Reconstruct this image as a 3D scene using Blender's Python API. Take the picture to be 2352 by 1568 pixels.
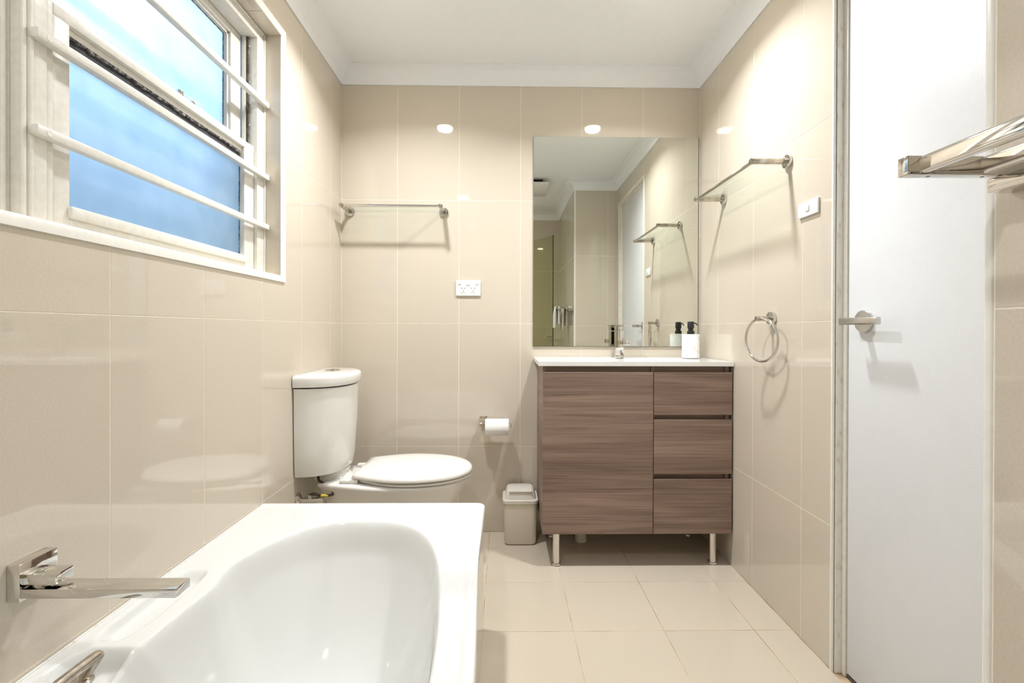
import bpy, bmesh, math, random
from mathutils import Vector, Matrix
random.seed(7)
S = bpy.context.scene
for o in list(bpy.data.objects): bpy.data.objects.remove(o)
COL = S.collection

# ------------------------------------------------------------------ camera
W = 1.7548                      # right wall plane
cam = bpy.data.cameras.new('camera'); co = bpy.data.objects.new('camera', cam); COL.objects.link(co)
F = 1083.25
cam.sensor_fit = 'HORIZONTAL'; cam.sensor_width = 36.0; cam.lens = F/2352*36
cam.shift_x = (1176-1177.24)/2352; cam.shift_y = (758.23-784)/2352
cam.clip_start = 0.02
yaw, pitch, roll = -0.0146, -0.0033, -0.0029
RM = Matrix.Rotation(yaw, 3, 'Z') @ Matrix.Rotation(pitch, 3, 'X') @ Matrix.Rotation(roll, 3, 'Y')
M = Matrix((RM.col[0], RM.col[2], -RM.col[1])).transposed().to_4x4()
M.translation = (0.8014, -2.3092, 0.9942)
co.matrix_world = M
S.camera = co

# ------------------------------------------------------------------ world
wd = bpy.data.worlds.new('world'); S.world = wd; wd.use_nodes = True
nt = wd.node_tree; bg = nt.nodes['Background']
sky = nt.nodes.new('ShaderNodeTexSky'); sky.sky_type = 'NISHITA'; sky.sun_disc = False
sky.sun_elevation = math.radians(38); sky.sun_rotation = math.radians(90); sky.air_density = 1.2
nt.links.new(sky.outputs[0], bg.inputs[0]); bg.inputs[1].default_value = 1.5

# ------------------------------------------------------------------ exposure
vs = S.view_settings
vs.view_transform = 'Standard'; vs.look = 'None'; vs.exposure = 0.07; vs.gamma = 1.0; vs.use_curve_mapping = False

# ------------------------------------------------------------------ ceiling lamps
LAMPS = [(0.42, -0.64), (1.34, -0.63), (0.39, -2.21)]
LAMP_W = 11.6
CZ = 2.25                       # ceiling height
for lx, ly in LAMPS:
    L = bpy.data.lights.new('downlight_glow', 'AREA'); L.shape = 'DISK'; L.size = 0.085
    L.energy = LAMP_W*(1 if ly > -1 else .55); L.color = (0.955, 0.985, 1.03); L.spread = math.radians(139)
    lo = bpy.data.objects.new('downlight_glow', L); COL.objects.link(lo); lo.location = (lx, ly, CZ-0.018)

# ------------------------------------------------------------------ materials
def mat(name, col, rough=.5, metal=0., **k):
    m = bpy.data.materials.new(name); m.use_nodes = True
    b = m.node_tree.nodes['Principled BSDF']
    b.inputs['Base Color'].default_value = (*col, 1); b.inputs['Roughness'].default_value = rough
    b.inputs['Metallic'].default_value = metal
    for kk, v in k.items(): b.inputs[kk.replace('_', ' ')].default_value = v
    return m
def N(m, t, **k):
    n = m.node_tree.nodes.new(t)
    for a, v in k.items(): setattr(n, a, v)
    return n
def LK(m, a, b): m.node_tree.links.new(a, b)
def noisy(m, scale, c0, c1, detail=4, stretch=(1, 1, 1), lo=.35, hi=.65, bump=0, bscale=None, rnd=0, coords='Object'):
    b = m.node_tree.nodes['Principled BSDF']
    tc = N(m, 'ShaderNodeTexCoord'); mp = N(m, 'ShaderNodeMapping'); mp.inputs['Scale'].default_value = stretch
    LK(m, tc.outputs[coords], mp.inputs[0])
    n = N(m, 'ShaderNodeTexNoise'); n.inputs['Scale'].default_value = scale; n.inputs['Detail'].default_value = detail
    LK(m, mp.outputs[0], n.inputs['Vector'])
    r = N(m, 'ShaderNodeValToRGB'); r.color_ramp.elements[0].position = lo; r.color_ramp.elements[1].position = hi
    r.color_ramp.elements[0].color = (*c0, 1); r.color_ramp.elements[1].color = (*c1, 1)
    LK(m, n.outputs['Fac'], r.inputs[0])
    out = r.outputs[0]
    if rnd:
        oi = N(m, 'ShaderNodeObjectInfo'); mr = N(m, 'ShaderNodeMapRange')
        mr.inputs['To Min'].default_value = 1-rnd; mr.inputs['To Max'].default_value = 1+rnd
        LK(m, oi.outputs['Random'], mr.inputs['Value'])
        mx = N(m, 'ShaderNodeVectorMath', operation='SCALE'); LK(m, out, mx.inputs[0]); LK(m, mr.outputs[0], mx.inputs['Scale'])
        out = mx.outputs[0]
    LK(m, out, b.inputs['Base Color'])
    if bump:
        n2 = N(m, 'ShaderNodeTexNoise'); n2.inputs['Scale'].default_value = bscale or scale; n2.inputs['Detail'].default_value = 3
        LK(m, mp.outputs[0], n2.inputs['Vector'])
        bp = N(m, 'ShaderNodeBump'); bp.inputs['Strength'].default_value = bump; bp.inputs['Distance'].default_value = .002
        LK(m, n2.outputs['Fac'], bp.inputs['Height']); LK(m, bp.outputs[0], b.inputs['Normal'])
    return m

MT = {}
MT['tile'] = noisy(mat('wall_tile', (.6, .5, .4), .03, Specular_IOR_Level=.8), 260, (.612, .542, .442), (.652, .582, .479), 5, rnd=.012)
MT['floor_tile'] = noisy(mat('floor_tile', (.6, .5, .4), .10, Specular_IOR_Level=.7), 230, (.575, .500, .395), (.615, .540, .432), 5, rnd=.015)
MT['grout'] = noisy(mat('wall_grout', (.8, .7, .55), .8), 40, (.84, .76, .62), (.92, .86, .74), 4)
MT['floor_grout'] = noisy(mat('floor_grout', (.5, .38, .22), .8), 9, (.30, .18, .08), (.62, .50, .34), 6, lo=.4, hi=.6)
MT['paint'] = noisy(mat('ceiling_paint', (.8, .8, .78), .75), 30, (.865, .880, .885), (.88, .895, .90), 3)
MT['gloss'] = noisy(mat('gloss_paint', (.8, .78, .72), .3), 60, (.78, .755, .69), (.84, .815, .75), 4, bump=.25, bscale=70)
MT['trim'] = noisy(mat('plastic_trim', (.85, .82, .76), .25), 40, (.83, .80, .74), (.87, .85, .79), 3)
MT['stain'] = noisy(mat('stained_joint', (.7, .6, .45), .7), 60, (.66, .58, .47), (.86, .84, .79), 6, lo=.28, hi=.46, stretch=(1, 1, .4))
MT['door'] = noisy(mat('door_paint', (.78, .78, .78), .38), 20, (.755, .770, .785), (.765, .780, .795), 2, bump=.12, bscale=210)
MT['ceramic'] = noisy(mat('white_ceramic', (.8, .78, .72), .08, Coat_Weight=.3), 5, (.80, .78, .73), (.81, .79, .74), 2)
MT['acrylic'] = noisy(mat('white_acrylic', (.84, .84, .81), .07, Coat_Weight=.4), 5, (.74, .74, .715), (.75, .75, .725), 2)
MT['seat'] = noisy(mat('seat_plastic', (.82, .79, .74), .14), 5, (.81, .785, .735), (.82, .795, .745), 2)
MT['chrome'] = noisy(mat('chrome', (.75, .74, .72), .06, 1.0), 15, (.72, .71, .69), (.78, .77, .75), 2)
MT['polished'] = noisy(mat('polished_steel', (.7, .68, .65), .03, 1.0), 15, (.68, .66, .63), (.73, .71, .68), 2)
MT['brushed'] = noisy(mat('brushed_steel', (.6, .59, .57), .26, 1.0), 200, (.60, .59, .57), (.66, .65, .63), 3, stretch=(1, 1, .1))
MT['nickel'] = noisy(mat('worn_nickel', (.5, .46, .4), .22, 1.0), 60, (.42, .38, .33), (.62, .57, .50), 4)
MT['mirror'] = mat('mirror_silver', (.80, .82, .77), 0.0, 1.0)
n_ = noisy(MT['mirror'], 2, (.80, .82, .77), (.81, .83, .78), 1)
MT['dark_edge'] = noisy(mat('dark_edge', (.05, .05, .04), .5), 50, (.03, .03, .02), (.12, .11, .09), 3)
MT['black'] = noisy(mat('black_plastic', (.012, .012, .012), .35), 50, (.010, .010, .010), (.016, .016, .016), 2)
MT['plastic'] = noisy(mat('white_plastic', (.85, .86, .83), .2), 30, (.84, .85, .82), (.86, .87, .84), 2)
MT['bin'] = noisy(mat('bin_plastic', (.72, .66, .57), .3), 300, (.70, .64, .55), (.75, .69, .60), 3)
MT['binlid'] = noisy(mat('bin_lid_plastic', (.80, .76, .69), .25), 30, (.79, .75, .68), (.81, .77, .70), 2)
MT['liner'] = noisy(mat('green_liner', (.45, .6, .1), .5), 60, (.40, .55, .08), (.55, .70, .2), 3)
MT['paper'] = noisy(mat('toilet_paper', (.86, .84, .81), .9), 300, (.84, .82, .79), (.90, .88, .85), 4, bump=.5, bscale=350)
MT['card'] = noisy(mat('cardboard_core', (.5, .38, .25), .8), 80, (.45, .34, .22), (.55, .42, .28), 3)
MT['rubber'] = noisy(mat('hose_rubber', (.05, .035, .025), .5), 80, (.04, .03, .02), (.08, .06, .045), 3)
MT['brass'] = noisy(mat('yellow_clip', (.75, .52, .05), .4), 80, (.68, .45, .03), (.82, .58, .08), 3)
MT['pipe'] = noisy(mat('pvc_pipe', (.7, .69, .64), .35), 30, (.66, .65, .60), (.74, .73, .68), 3)
MT['whiteTop'] = noisy(mat('basin_ceramic', (.86, .86, .83), .08, Coat_Weight=.3), 5, (.86, .86, .83), (.87, .87, .84), 2)
MT['gasket'] = noisy(mat('mouldy_putty', (.1, .1, .1), .9), 90, (.03, .03, .035), (.5, .47, .42), 6, lo=.45, hi=.75)
MT['gap'] = noisy(mat('dark_gap_fill', (.04, .04, .045), .8), 120, (.035, .035, .04), (.07, .07, .075), 5)  # dark tone stands in for the unlit gap above the lower pane
MT['outer'] = noisy(mat('outside_dark_blue', (.35, .5, .62), .9), 2, (.055, .10, .14), (.09, .14, .18), 4)  # outside tone set dark blue so the lower panes look dim
MT['towel'] = noisy(mat('terry_cloth', (.8, .8, .77), .95), 300, (.74, .74, .71), (.86, .86, .83), 4, bump=.8, bscale=260)
MT['towel2'] = noisy(mat('beige_terry', (.7, .64, .55), .95), 300, (.62, .57, .49), (.74, .69, .61), 4, bump=.8, bscale=260)
def thin_glass(name, tint):
    m = bpy.data.materials.new(name); m.use_nodes = True; t = m.node_tree; t.nodes.remove(t.nodes['Principled BSDF'])
    tr_ = N(m, 'ShaderNodeBsdfTransparent'); gl = N(m, 'ShaderNodeBsdfGlossy'); fr = N(m, 'ShaderNodeFresnel'); mx = N(m, 'ShaderNodeMixShader')
    tr_.inputs[0].default_value = (*tint, 1); gl.inputs['Roughness'].default_value = .01; fr.inputs[0].default_value = 1.45
    n = N(m, 'ShaderNodeTexNoise'); n.inputs['Scale'].default_value = 3; r_ = N(m, 'ShaderNodeValToRGB')
    r_.color_ramp.elements[0].color = (*[c*.97 for c in tint], 1); r_.color_ramp.elements[1].color = (*tint, 1)
    LK(m, n.outputs['Fac'], r_.inputs[0]); LK(m, r_.outputs[0], tr_.inputs[0])
    ge = N(m, 'ShaderNodeNewGeometry'); sb = N(m, 'ShaderNodeMath', operation='SUBTRACT'); sb.inputs[0].default_value = 1; LK(m, ge.outputs['Backfacing'], sb.inputs[1])
    mu = N(m, 'ShaderNodeMath', operation='MULTIPLY'); LK(m, sb.outputs[0], mu.inputs[0]); LK(m, fr.outputs[0], mu.inputs[1]); LK(m, mu.outputs[0], mx.inputs[0]); LK(m, tr_.outputs[0], mx.inputs[1]); LK(m, gl.outputs[0], mx.inputs[2])
    LK(m, mx.outputs[0], t.nodes['Material Output'].inputs[0]); return m
MT['screenglass'] = thin_glass('shower_glass', (.90, .91, .80))
MT['glass'] = thin_glass('shelf_glass', (.95, .985, .965))
MT['frost'] = noisy(mat('frosted_glass', (.80, .90, 1.0), .42, Transmission_Weight=1.0, IOR=1.45), 14, (.60, .70, .76), (.72, .80, .84), 6)
# veined marble
def marble():
    m = mat('marble', (.85, .83, .8), .35); b = m.node_tree.nodes['Principled BSDF']
    tc = N(m, 'ShaderNodeTexCoord'); mp = N(m, 'ShaderNodeMapping'); mp.inputs['Rotation'].default_value = (.3, .7, .2)
    LK(m, tc.outputs['Object'], mp.inputs[0])
    w = N(m, 'ShaderNodeTexWave'); w.inputs['Scale'].default_value = 7; w.inputs['Distortion'].default_value = 9; w.inputs['Detail'].default_value = 4
    w.inputs['Detail Scale'].default_value = 2.5
    LK(m, mp.outputs[0], w.inputs[0]); r = N(m, 'ShaderNodeValToRGB')
    r.color_ramp.elements[0].color = (.76, .725, .68, 1); r.color_ramp.elements[0].position = 0
    r.color_ramp.elements[1].color = (.86, .85, .83, 1); r.color_ramp.elements[1].position = .22
    LK(m, w.outputs[1], r.inputs[0]); LK(m, r.outputs[0], b.inputs['Base Color']); return m
MT['marble'] = marble()
def wood():
    m = mat('walnut_laminate', (.2, .13, .1), .42); b = m.node_tree.nodes['Principled BSDF']
    tc = N(m, 'ShaderNodeTexCoord'); oi = N(m, 'ShaderNodeObjectInfo')
    off = N(m, 'ShaderNodeVectorMath', operation='SCALE'); LK(m, oi.outputs['Random'], off.inputs['Scale']); off.inputs[0].default_value = (3, 5, 9)
    ad = N(m, 'ShaderNodeVectorMath', operation='ADD'); LK(m, tc.outputs['Object'], ad.inputs[0]); LK(m, off.outputs[0], ad.inputs[1])
    def layer(sc, st, det, lo, hi, c0, c1, dist=0.):
        mp = N(m, 'ShaderNodeMapping'); mp.inputs['Scale'].default_value = st; LK(m, ad.outputs[0], mp.inputs[0])
        n = N(m, 'ShaderNodeTexNoise'); n.inputs['Scale'].default_value = sc; n.inputs['Detail'].default_value = det
        n.inputs['Distortion'].default_value = dist; LK(m, mp.outputs[0], n.inputs['Vector'])
        r = N(m, 'ShaderNodeValToRGB'); r.color_ramp.elements[0].position = lo; r.color_ramp.elements[1].position = hi
        r.color_ramp.elements[0].color = (*c0, 1); r.color_ramp.elements[1].color = (*c1, 1); LK(m, n.outputs['Fac'], r.inputs[0]); return r.outputs[0]
    A = layer(3.2, (.30, 1, 4.2), 5, .3, .7, (.185, .122, .095), (.330, .232, .182), 1.2)
    Bl = layer(14, (.10, 1, 6.0), 7, .2, .8, (.64, .63, .61), (1.20, 1.20, 1.19), 1.4)
    Cl = layer(70, (.045, 1, 5.0), 4, .33, .52, (.74, .71, .68), (1.03, 1.03, 1.03))
    m1 = N(m, 'ShaderNodeVectorMath', operation='MULTIPLY'); LK(m, A, m1.inputs[0]); LK(m, Bl, m1.inputs[1])
    m2 = N(m, 'ShaderNodeVectorMath', operation='MULTIPLY'); LK(m, m1.outputs[0], m2.inputs[0]); LK(m, Cl, m2.inputs[1])
    LK(m, m2.outputs[0], b.inputs['Base Color']); return m
MT['wood'] = wood()
ml = mat('lamp_diffuser', (1, .95, .85), .5); bb = ml.node_tree.nodes['Principled BSDF']
bb.inputs['Emission Color'].default_value = (1, .92, .8, 1); bb.inputs['Emission Strength'].default_value = 80; MT['lamp'] = ml

# ------------------------------------------------------------------ builders
ORG = {}
class B:
    def __init__(s): s.bm = bmesh.new()
    def merge(s, t, mx=None):
        if mx is not None: bmesh.ops.transform(t, matrix=mx, verts=t.verts)
        me = bpy.data.meshes.new('tmp'); t.to_mesh(me); t.free(); s.bm.from_mesh(me); bpy.data.meshes.remove(me); return s
    def box(s, x0, x1, y0, y1, z0, z1, bev=0, seg=2, mx=None):
        t = bmesh.new(); bmesh.ops.create_cube(t, size=1)
        for v in t.verts: v.co = Vector(((x0+x1)/2+v.co.x*(x1-x0), (y0+y1)/2+v.co.y*(y1-y0), (z0+z1)/2+v.co.z*(z1-z0)))
        if bev: bmesh.ops.bevel(t, geom=list(t.edges), offset=bev, segments=seg, affect='EDGES', profile=.5)
        return s.merge(t, mx)
    def rbox(s, x0, x1, y0, y1, z0, z1, axis, r, bev=0, seg=5, mx=None):
        """box whose four edges along one axis are rounded by r, end edges by bev"""
        ax = 'xyz'.index(axis); t = bmesh.new(); bmesh.ops.create_cube(t, size=1)
        for v in t.verts: v.co = Vector(((x0+x1)/2+v.co.x*(x1-x0), (y0+y1)/2+v.co.y*(y1-y0), (z0+z1)/2+v.co.z*(z1-z0)))
        es = [e for e in t.edges if abs((e.verts[0].co-e.verts[1].co).normalized()[ax]) > .9]
        bmesh.ops.bevel(t, geom=es, offset=r, segments=seg, affect='EDGES', profile=.5)
        if bev:
            es = [e for e in t.edges if len(e.link_faces) == 2 and e.calc_face_angle(0) > 1.3]
            bmesh.ops.bevel(t, geom=es, offset=bev, segments=2, affect='EDGES', profile=.5)
        return s.merge(t, mx)
    def loft(s, loops, cap0=True, cap1=True, closed=True):
        t = bmesh.new(); R = [[t.verts.new(p) for p in l] for l in loops]; n = len(R[0])
        for a, b in zip(R, R[1:]):
            for i in range(n if closed else n-1):
                j = (i+1) % n; t.faces.new((a[i], a[j], b[j], b[i]))
        if cap0: t.faces.new(R[0][::-1])
        if cap1: t.faces.new(R[-1])
        bmesh.ops.recalc_face_normals(t, faces=t.faces); return s.merge(t)
    def cyl(s, p0, p1, r, r1=None, n=24, bev=0):
        p0, p1 = Vector(p0), Vector(p1); d = (p1-p0); L = d.length; d.normalize()
        a = d.orthogonal().normalized(); b = d.cross(a); r1 = r if r1 is None else r1
        st = [(0, r), (L, r1)] if not bev else [(0, r-bev), (bev*.3, r-bev*.3), (bev, r), (L-bev, r1), (L-bev*.3, r1-bev*.3), (L, r1-bev)]
        return s.loft([[p0+d*t+(a*math.cos(k*2*math.pi/n)+b*math.sin(k*2*math.pi/n))*q for k in range(n)] for t, q in st])
    def tube(s, pts, r, n=14, closed=False):
        P = [Vector(p) for p in pts]; m = len(P); loops = []; prev = None
        for i in range(m):
            d = (P[(i+1) % m]-P[i-1]) if closed else (P[min(i+1, m-1)]-P[max(i-1, 0)]); d.normalize()
            a = d.orthogonal().normalized() if prev is None else (prev-d*prev.dot(d)).normalized()
            prev = a; b = d.cross(a); rr = r[i] if isinstance(r, (list, tuple)) else r
            loops.append([P[i]+(a*math.cos(k*2*math.pi/n)+b*math.sin(k*2*math.pi/n))*rr for k in range(n)])
        if closed: loops.append(loops[0]); s.loft(loops, False, False); bmesh.ops.remove_doubles(s.bm, verts=s.bm.verts, dist=1e-6); return s
        return s.loft(loops)
    def lathe(s, prof, c, axis='z', n=32):
        c = Vector(c); L = []
        for r, h in prof:
            ring = []
            for k in range(n):
                u, v = r*math.cos(2*math.pi*k/n), r*math.sin(2*math.pi*k/n)
                ring.append(c+Vector({'z': (u, v, h), 'x': (h, u, v), 'y': (u, h, v)}[axis]))
            L.append(ring)
        return s.loft(L)
    def prism(s, pts, axis, a, b):
        """polygon in the plane normal to axis, extruded a..b"""
        f = {'x': lambda p, h: (h, p[0], p[1]), 'y': lambda p, h: (p[0], h, p[1]), 'z': lambda p, h: (p[0], p[1], h)}[axis]
        return s.loft([[f(p, a) for p in pts], [f(p, b) for p in pts]])
def finish(bm, name, m, sharp=35):
    for f in bm.faces: f.smooth = True
    for e in bm.edges:
        e.smooth = not (len(e.link_faces) == 2 and e.calc_face_angle(0) > math.radians(sharp))
    me = bpy.data.meshes.new(name); bm.to_mesh(me); bm.free(); me.materials.append(MT[m]); return me
def obj(name, b, m, parent=None, sharp=35, label=None):
    bm = b.bm; vs_ = [v.co for v in bm.verts]
    if parent is not None: o0 = ORG[parent.name]
    else:
        o0 = Vector(((min(v.x for v in vs_)+max(v.x for v in vs_))/2, (min(v.y for v in vs_)+max(v.y for v in vs_))/2, min(v.z for v in vs_)))
    bmesh.ops.translate(bm, verts=bm.verts, vec=-o0)
    ob = bpy.data.objects.new(name, finish(bm, name, m, sharp)); COL.objects.link(ob)
    if parent is not None: ob.parent = parent
    else: ob.location = o0
    ORG[ob.name] = o0.copy()
    if label: ob['label'] = label
    return ob
def thing(name, label, cat, loc, group=None):
    o = bpy.data.objects.new(name, None); COL.objects.link(o); o.location = loc; o.empty_display_size = .05
    ORG[o.name] = Vector(loc); o['label'] = label; o['category'] = cat
    if group: o['group'] = group
    return o
def tag(o, label, cat, group=None):
    o['label'] = label; o['category'] = cat
    if group: o['group'] = group
    return o
def struct(o, label=None):
    o['kind'] = 'structure'
    if label: o['label'] = label
    return o
def sempty(name, loc, label):
    o = bpy.data.objects.new(name, None); COL.objects.link(o); o.location = loc; ORG[o.name] = Vector(loc)
    return struct(o, label)

# ------------------------------------------------------------------ tiles
TC = {}
J = .0011                       # half joint
def tile(parent, n, poly, h, m='tile'):
    """n: outward normal '+x' '-x' '+y' '-y' '+z'; poly: corners in the plane's two axes (ccw or cw), h: plane position"""
    cx = sum(p[0] for p in poly)/len(poly); cy = sum(p[1] for p in poly)/len(poly)
    key = (n, m, tuple((round(p[0]-cx, 4), round(p[1]-cy, 4)) for p in poly))
    sg = 1 if n[0] == '+' else -1; ax = n[1]
    def P(a, b, d):
        d *= sg; return {'x': (d, a, b), 'y': (a, d, b), 'z': (a, b, d)}[ax]
    if key not in TC:
        q = [(p[0]-cx, p[1]-cy) for p in poly]; k = len(q)
        area = sum(q[i][0]*q[(i+1) % k][1]-q[(i+1) % k][0]*q[i][1] for i in range(k)); s = 1 if area > 0 else -1
        def inset(d):
            r = []
            for i in range(k):
                a, b, c = Vector(q[i-1]), Vector(q[i]), Vector(q[(i+1) % k])
                e1, e2 = (b-a).normalized(), (c-b).normalized()
                n1, n2 = Vector((-e1.y, e1.x))*s, Vector((-e2.y, e2.x))*s
                r.append(b+(n1+n2)*d)
            return r
        t = bmesh.new(); L = []
        for d, z in ((0, -.006), (0, -.0003), (.0004, 0)):
            L.append([t.verts.new(P(p.x, p.y, z)) for p in inset(d)])
        for a, b in zip(L, L[1:]):
            for i in range(k): j = (i+1) % k; t.faces.new((a[i], a[j], b[j], b[i]))
        t.faces.new(L[-1]); t.faces.new(L[0][::-1])
        bmesh.ops.recalc_face_normals(t, faces=t.faces)
        me = bpy.data.meshes.new('tile'); t.to_mesh(me); t.free(); me.materials.append(MT[m]); TC[key] = me
    o = bpy.data.objects.new('tile', TC[key]); COL.objects.link(o); o.parent = parent
    o.location = Vector({'x': (h, cx, cy), 'y': (cx, h, cy), 'z': (cx, cy, h)}[ax])-ORG[parent.name]
def cuts(a, b, first, step):
    r = [a]; k = first
    while k > a: k -= step
    while k < b:
        if k > a+.012 and k < b-.012: r.append(k)
        k += step
    return r+[b]
def field(parent, n, us, vs2, h, hole=None, m='tile'):
    for a, b in zip(us, us[1:]):
        for c, d in zip(vs2, vs2[1:]):
            a1, b1, c1, d1 = a+J, b-J, c+J, d-J
            if hole:
                ha, hb, hc, hd = hole
                if a1 >= ha-.001 and b1 <= hb+.001 and c1 >= hc-.001 and d1 <= hd+.001: continue
                if b1 > ha and a1 < hb and d1 > hc and c1 < hd:
                    iu = (max(a1, ha), min(b1, hb)); iv = (max(c1, hc), min(d1, hd))
                    fu = iu[0] <= a1+.001 and iu[1] >= b1-.001
                    if fu:
                        if iv[0] > c1+.01: tile(parent, n, [(a1, c1), (b1, c1), (b1, iv[0]), (a1, iv[0])], h, m)
                        if iv[1] < d1-.01: tile(parent, n, [(a1, iv[1]), (b1, iv[1]), (b1, d1), (a1, d1)], h, m)
                    else:      # hole takes the low-u corner of the tile
                        u = iu[1]
                        if iu[0] <= a1+.001:
                            if iv[0] > c1+.001 and iv[1] >= d1-.001: P_ = [(a1, c1), (b1, c1), (b1, d1), (u, d1), (u, iv[0]), (a1, iv[0])]
                            elif iv[0] <= c1+.001 and iv[1] < d1-.001: P_ = [(u, c1), (b1, c1), (b1, d1), (a1, d1), (a1, iv[1]), (u, iv[1])]
                            else: P_ = [(u, c1), (b1, c1), (b1, d1), (u, d1)]
                        else:
                            u = iu[0]
                            if iv[0] <= c1+.001 and iv[1] < d1-.001: P_ = [(a1, c1), (u, c1), (u, iv[1]), (b1, iv[1]), (b1, d1), (a1, d1)]
                            else: P_ = [(a1, c1), (u, c1), (u, d1), (a1, d1)]
                        tile(parent, n, P_, h, m)
                    continue
            tile(parent, n, [(a1, c1), (b1, c1), (b1, d1), (a1, d1)], h, m)

# ------------------------------------------------------------------ room shell
G = .0006                        # grout lies this far behind the tile faces
ZJ = [0, .42, 1.02, 1.62, 2.185]
YF, YN, XN = -2.85, -1.74, 1.387 # front wall, nib face, nib side
WH = (-1.941, -.590, 1.167, 2.060)   # window hole in the left wall: y0,y1,z0,z1
b = B()
b.box(-.2, -G, YF-.15, WH[0], 0, 2.4); b.box(-.2, -G, WH[1], .15, 0, 2.4)
b.box(-.2, -G, WH[0], WH[1], 0, WH[2]); b.box(-.2, -G, WH[0], WH[1], WH[3], 2.4)
wl = struct(obj('wall_left', b, 'grout'), 'left wall of polished beige tiles with the window')
wb = struct(obj('wall_back', B().box(0, W, G, .15, 0, 2.4), 'grout'), 'back wall of polished beige tiles')
DH = (-1.665, -.957, 0, 2.045)   # door hole y0,y1,z0,z1
b = B(); b.box(W+G, W+.16, DH[1], .15, 0, 2.4); b.box(W+G, W+.16, YN-.02, DH[0], 0, 2.4); b.box(W+G, W+.16, DH[0], DH[1], DH[3], 2.4)
wr = struct(obj('wall_right', b, 'grout'), 'right wall of polished beige tiles around the door')
wn = struct(obj('wall_corner', B().box(XN+G, W, YF, YN-G, 0, 2.4), 'grout'), 'projecting tiled wall corner at the right')
wf = struct(obj('wall_front', B().box(0, XN+.2, YF-.15, YF-G, 0, 2.4), 'grout'), 'tiled wall behind the camera')
fl = struct(obj('floor', B().box(-.2, W+.3, YF-.15, .15, -.15, -G), 'floor_grout'), 'floor of large polished beige tiles')
b = B(); b.box(-.2, W+.2, YF-.15, .15, CZ, CZ+.12)
ce = struct(obj('ceiling', b, 'paint'), 'plain white ceiling')
field(wb, '-y', cuts(.001, W-.001, .2727, .3), ZJ, 0)
field(wl, '+x', cuts(YF+.001, -.001, -.1408, .3), ZJ, 0, hole=WH)
field(wr, '-x', cuts(DH[1]+.010, -.001, -.2042, .3), ZJ, W)
field(wr, '-x', [YN+.001, DH[0]-.012], ZJ, W)
field(wr, '-x', cuts(DH[0]-.012, DH[1]+.010, -.2042, .3), [DH[3]+.012, 2.185], W)
field(wn, '+y', cuts(XN+.012, W-.001, 1.675, .3), ZJ, YN)
field(wn, '-x', cuts(YF+.001, YN-.012, -2.045, .3), ZJ, XN)
field(wf, '+y', cuts(.001, XN-.001, 1.06, .3), ZJ, YF)
xs = cuts(.001, W-.001, .727, .3); ys = cuts(YF, -.001, -.1646, .3)
for a, c in zip(xs, xs[1:]):
    for d, e in zip(ys, ys[1:]):
        if a > XN-.2 and d < YN-.2 and a > XN: continue
        tile(fl, '+z', [(a+J*.8, d+J*.8), (c-J*.8, d+J*.8), (c-J*.8, e-J*.8), (a+J*.8, e-J*.8)], 0, 'floor_tile')

# cornice: cove swept round the room
def cornice():
    path = [(0, 0), (W, 0), (W, YN), (XN, YN), (XN, YF), (0, YF)]      # clockwise seen from above
    prof = []
    c = .072; z0 = 2.177; z1 = CZ
    prof.append((.0005, z0)); prof.append((.006, z0)); prof.append((.006, z0+.005))
    for k in range(9):
        t = k/8*math.pi/2; prof.append((.006+(c-.010)*(1-math.cos(t)), z0+.005+(z1-z0-.010)*math.sin(t)))
    prof += [(c, z1-.005), (c, z1+.001), (.0005, z1+.001)]
    n = len(path); loops = []
    for i in range(n+1):
        p0, p1, p2 = Vector(path[(i-1) % n]), Vector(path[i % n]), Vector(path[(i+1) % n])
        e1, e2 = (p1-p0).normalized(), (p2-p1).normalized()
        n1, n2 = Vector((e1.y, -e1.x)), Vector((e2.y, -e2.x))
        mi = (n1+n2)/(1+n1.dot(n2))
        loops.append([(p1.x+mi.x*d, p1.y+mi.y*d, z) for d, z in prof])
    bb_ = B(); bb_.loft(loops, False, False); return bb_
struct(obj('trim_1', cornice(), 'paint', sharp=30), 'white coved cornice round the ceiling')
struct(obj('trim_2', B().rbox(XN-.001, XN+.012, YN-.012, YN+.001, 0, 2.176, 'z', .004), 'trim'), 'white corner trim of the projecting wall')

# ------------------------------------------------------------------ window
YR, ZT, ZB = -.612, 2.038, 1.182          # reveal faces
XO = -.15
b = B()
b.box(XO, -.0046, YR+.0012, WH[1]+.001, WH[2], WH[3]); b.box(XO, -.0046, WH[0], YR+.0012, ZT+.0012, WH[3]); b.box(XO, -.012, WH[0], YR+.0012, WH[2]-.001, ZB-.004)
rv = obj('reveal', b, 'grout', wl)
# reveal tiles (far side and head)
for z0, z1 in ((ZB, 1.62), (1.62, ZT)):
    tile(wl, '-y', [(-.059, z0+J), (-.0045, z0+J), (-.0045, z1-J), (-.059, z1-J)], YR)
for y0, y1 in ((-1.34, -1.041), (-1.041, -.741), (-.741, YR), (-1.641, -1.34), (-1.93, -1.641)):
    t_ = B().box(-.059, -.0045, y0+J, y1-J, ZT, ZT+.006); obj('tile', t_, 'tile', wl)
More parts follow.
